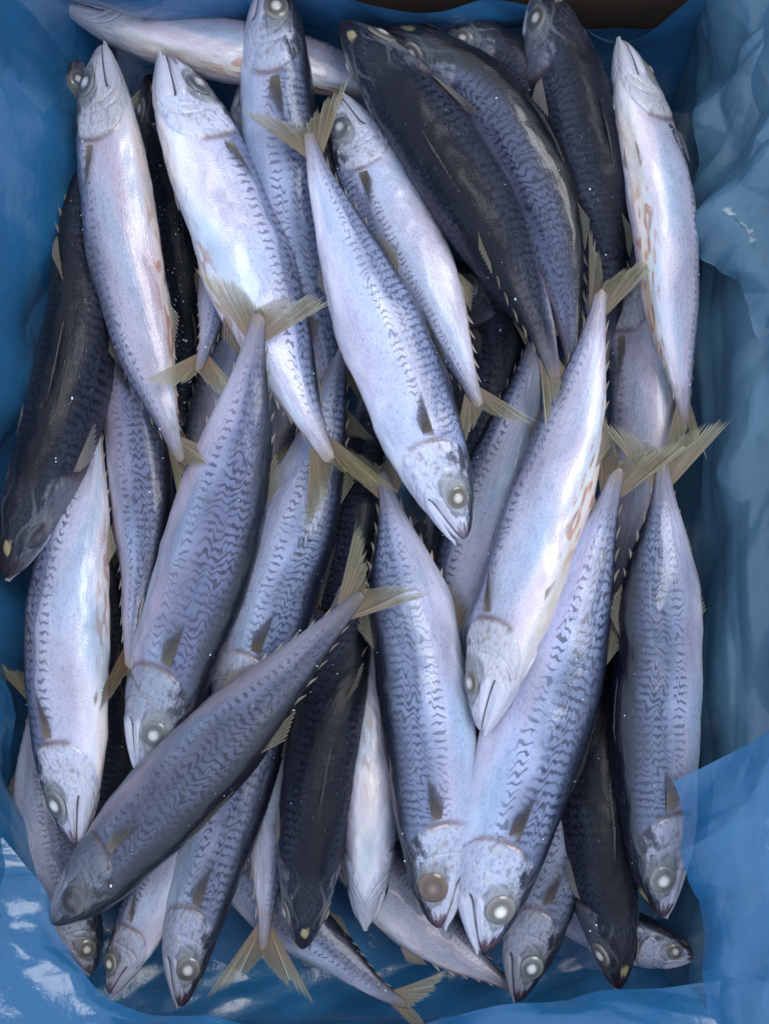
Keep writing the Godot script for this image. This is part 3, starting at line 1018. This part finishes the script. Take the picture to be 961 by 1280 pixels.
func make_liner() -> void:
	var film := StandardMaterial3D.new()
	film.resource_name = "blue polythene film"
	film.albedo_color = Color(0.17, 0.46, 0.68, 0.64)
	film.transparency = BaseMaterial3D.TRANSPARENCY_ALPHA
	film.roughness = 0.22
	film.metallic_specular = 0.6
	film.cull_mode = BaseMaterial3D.CULL_DISABLED
	film.heightmap_enabled = true
	film.heightmap_texture = crease_texture()
	film.heightmap_scale = 0.045
	film.uv1_triplanar = true
	film.uv1_scale = Vector3(9, 9, 9)
	var single_film := film.duplicate() as StandardMaterial3D
	single_film.albedo_color = Color(0.33, 0.50, 0.61, 0.72)
	var root := Node3D.new()
	root.name = "plastic_liner"
	add_child(root)
	tag(root, "crumpled translucent blue plastic liner around the fish inside the carton", "plastic liner")
	# rows run up from the floor of the carton to above the rim; places are (right, down, height in mm)
	part("left_side", sheet([
		[P(110, -60, -108), P(116, 200, -108), P(110, 450, -108), P(106, 700, -108), P(106, 950, -108), P(110, 1330, -108)],
		[P(92, -60, -60), P(96, 200, -62), P(72, 450, -62), P(44, 700, -60), P(48, 950, -62), P(60, 1330, -62)],
		[P(62, -60, -26), P(62, 200, -26), P(42, 450, -28), P(10, 700, -30), P(16, 950, -26), P(20, 1330, -26)],
		[P(10, -60, 4), P(8, 200, 6), P(-6, 450, 4), P(-30, 700, 6), P(-26, 950, 6), P(-24, 1330, 6)],
		[P(-50, -60, 46), P(-54, 200, 48), P(-60, 450, 46), P(-66, 700, 48), P(-64, 950, 46), P(-64, 1330, 46)]],
		110, 330, 0.0160, 3, Vector2(1, 0.33)), film, root)
	part("right_side", sheet([
		[P(830, 1330, -100), P(834, 1000, -100), P(830, 700, -100), P(830, 400, -100), P(828, 100, -108), P(820, -60, -108)],
		[P(868, 1330, -52), P(870, 1000, -50), P(868, 700, -50), P(866, 400, -50), P(858, 100, -56), P(844, -60, -60)],
		[P(916, 1330, -22), P(918, 1000, -20), P(916, 700, -20), P(914, 400, -20), P(896, 100, -22), P(856, -60, -20)],
		[P(976, 1330, 2), P(978, 1000, 2), P(976, 700, 2), P(974, 400, 2), P(944, 100, 6), P(900, -60, 10)],
		[P(1036, 1330, 46), P(1036, 1000, 46), P(1036, 700, 46), P(1036, 400, 46), P(1020, 100, 46), P(1000, -60, 46)]],
		110, 330, 0.0065, 14, Vector2(1, 0.45)), single_film, root)
	part("far_side", sheet([
		[P(930, 140, -108), P(700, 144, -108), P(500, 144, -108), P(300, 144, -108), P(50, 140, -108)],
		[P(905, 60, -70), P(700, 70, -70), P(500, 60, -72), P(300, 40, -74), P(80, 30, -74)],
		[P(905, 10, -22), P(760, 52, -28), P(640, 42, -26), P(500, 18, -18), P(300, -6, -12), P(60, -12, -10)],
		[P(900, -30, 10), P(790, 48, -10), P(660, 26, -8), P(560, 10, 2), P(300, -40, 30), P(40, -40, 40)]],
		70, 220, 0.0055, 25, Vector2(0.7, 1)), film, root)
	part("floor_sheet", sheet([
		[P(60, 34, -104), P(480, 34, -104), P(900, 34, -104)],
		[P(60, 640, -104), P(480, 640, -104), P(900, 640, -104)],
		[P(60, 1270, -104), P(480, 1270, -104), P(900, 1270, -104)]],
		60, 50, 0.003, 31), film, root)
	part("near_side", sheet([
		[P(40, 1150, -104), P(300, 1150, -104), P(600, 1150, -104), P(930, 1140, -104)],
		[P(40, 1220, -84), P(300, 1226, -86), P(600, 1226, -86), P(930, 1210, -80)],
		[P(40, 1272, -50), P(300, 1280, -56), P(600, 1280, -56), P(930, 1262, -50)],
		[P(10, 1330, 10), P(300, 1330, 6), P(600, 1330, 6), P(960, 1330, 6)]],
		60, 220, 0.005, 37, Vector2(0.5, 1)), film, root)
	# the turned-in edge along the bottom, from the lower left corner to the right
	part("near_fold", sheet([
		[P(10, 1040, 2), P(62, 1108, 4), P(92, 1178, 6), P(150, 1238, 8), P(300, 1258, 10), P(500, 1278, 10), P(640, 1254, 8), P(780, 1238, 6), P(900, 1226, 2)],
		[P(-8, 1070, 12), P(40, 1150, 16), P(80, 1220, 18), P(150, 1262, 20), P(300, 1282, 22), P(500, 1296, 22), P(640, 1280, 20), P(780, 1268, 18), P(900, 1256, 12)],
		[P(-30, 1110, 20), P(10, 1190, 26), P(60, 1270, 28), P(150, 1300, 30), P(300, 1320, 32), P(500, 1330, 32), P(640, 1320, 30), P(780, 1310, 28), P(900, 1300, 22)],
		[P(-60, 1160, 24), P(-40, 1260, 30), P(20, 1330, 34), P(150, 1360, 36), P(300, 1380, 38), P(500, 1390, 38), P(640, 1380, 36), P(780, 1370, 34), P(900, 1360, 28)]],
		60, 280, 0.0065, 41, Vector2(0.5, 1)), film, root)
	# the liner's upper edge turned in over the right rim, gathered into pleats
	part("turned_edge", sheet([
		[P(872, -60, -34), P(868, 40, -34), P(872, 150, -32), P(882, 245, -36), P(905, 300, -23), P(934, 360, -11), P(955, 440, -3), P(972, 520, 3)],
		[P(896, -60, -14), P(894, 40, -14), P(902, 150, -14), P(910, 240, -14), P(930, 300, -4), P(954, 360, 4), P(975, 440, 12), P(985, 520, 18)],
		[P(934, -60, 12), P(934, 40, 12), P(942, 150, 10), P(948, 240, 8), P(962, 300, 10), P(982, 360, 18), P(996, 440, 26), P(1004, 520, 30)],
		[P(1010, -60, 50), P(1010, 40, 50), P(1014, 150, 50), P(1020, 240, 50), P(1024, 300, 50), P(1028, 360, 52), P(1032, 440, 52), P(1036, 520, 52)]],
		100, 300, 0.0080, 63, Vector2(0.6, 1.6)), single_film, root)
	# the loose flap over the lower right corner
	part("corner_flap", sheet([
		[P(838, 984, 22), P(862, 1036, 22), P(870, 1100, 24), P(872, 1180, 24), P(874, 1300, 24)],
		[P(876, 962, 30), P(896, 1036, 34), P(905, 1110, 36), P(908, 1190, 36), P(910, 1300, 34)],
		[P(920, 938, 36), P(940, 1030, 44), P(948, 1110, 46), P(950, 1190, 46), P(952, 1300, 42)],
		[P(980, 904, 42), P(990, 1020, 52), P(1000, 1110, 54), P(1000, 1190, 54), P(1000, 1300, 50)]],
		120, 220, 0.0085, 57, Vector2(1.0, 0.7)), film, root)


func make_surroundings() -> void:
	var board := StandardMaterial3D.new()
	board.resource_name = "brown cardboard"
	board.albedo_color = Color(0.50, 0.40, 0.31)
	board.roughness = 0.85
	var n := FastNoiseLite.new()
	n.frequency = 0.02
	n.fractal_octaves = 4
	var nt := NoiseTexture2D.new()
	nt.width = 256
	nt.height = 256
	nt.seamless = true
	nt.noise = n
	board.heightmap_enabled = true
	board.heightmap_texture = nt
	board.heightmap_scale = 0.05
	board.uv1_triplanar = true
	board.uv1_scale = Vector3(12, 3, 12)
	var box := Node3D.new()
	box.name = "cardboard_box"
	box.position = Vector3(0, -0.135, 0.012)
	add_child(box)
	tag(box, "brown cardboard carton that holds the liner and the fish", "box")
	var hx := 0.264
	var hz := 0.358
	var high := 0.178
	for side in [[Vector3(hx, high / 2, 0), Vector3(0.006, high, 2 * hz)], [Vector3(-hx, high / 2, 0), Vector3(0.006, high, 2 * hz)], [Vector3(0, high / 2, hz + 0.003), Vector3(2 * hx + 0.006, high, 0.006)], [Vector3(0, high / 2, -hz - 0.003), Vector3(2 * hx + 0.006, high, 0.006)]]:
		var m := BoxMesh.new()
		m.size = side[1]
		part("side_panel", m, board, box).position = side[0]
	var fm := BoxMesh.new()
	fm.size = Vector3(2 * hx - 0.006, 0.006, 2 * hz)
	part("base_panel", fm, board, box).position = Vector3(0, 0.003, 0)
	var stone := StandardMaterial3D.new()
	stone.resource_name = "concrete"
	stone.albedo_color = Color(0.48, 0.48, 0.47)
	stone.roughness = 0.9
	stone.heightmap_enabled = true
	stone.heightmap_texture = nt
	stone.heightmap_scale = 0.2
	stone.uv1_triplanar = true
	stone.uv1_scale = Vector3(3, 3, 3)
	var g := BoxMesh.new()
	g.size = Vector3(8, 0.1, 8)
	var ground := part("ground", g, stone, self)
	ground.position = Vector3(0, -0.1865, 0)
	tag(ground, "grey concrete ground under the carton", "", "", "structure")


func make_ice() -> void:
	# crumbs of ice that cling to the fish and gather in the gaps
	var rng := RandomNumberGenerator.new()
	rng.seed = 5
	var st := SurfaceTool.new()
	st.begin(Mesh.PRIMITIVE_TRIANGLES)
	st.set_smooth_group(-1)
	var ball := SphereMesh.new()
	ball.radial_segments = 6
	ball.rings = 3
	ball.radius = 0.5
	ball.height = 0.8
	st.append_from(ball, 0, Transform3D())
	var mm := MultiMesh.new()
	mm.transform_format = MultiMesh.TRANSFORM_3D
	mm.mesh = st.commit()
	mm.instance_count = spots_of_ice.size()
	for i in spots_of_ice.size():
		var size: float = 0.0005 + 0.0014 * pow(rng.randf(), 3.0)
		var b := Basis.from_euler(Vector3(rng.randf() * 6.0, rng.randf() * 6.0, rng.randf() * 6.0)).scaled(Vector3(size, size * rng.randf_range(0.5, 1.0), size * rng.randf_range(0.6, 1.5)))
		mm.set_instance_transform(i, Transform3D(b, spots_of_ice[i]))
	var ice := StandardMaterial3D.new()
	ice.resource_name = "ice"
	ice.albedo_color = Color(0.86, 0.89, 0.93)
	ice.roughness = 0.25
	ice.subsurf_scatter_enabled = true
	ice.subsurf_scatter_strength = 0.3
	var o := MultiMeshInstance3D.new()
	o.name = "ice_crumbs"
	o.multimesh = mm
	o.material_override = ice
	add_child(o)
	tag(o, "fine white crumbs of ice clinging to the fish and in the gaps", "ice", "", "stuff")
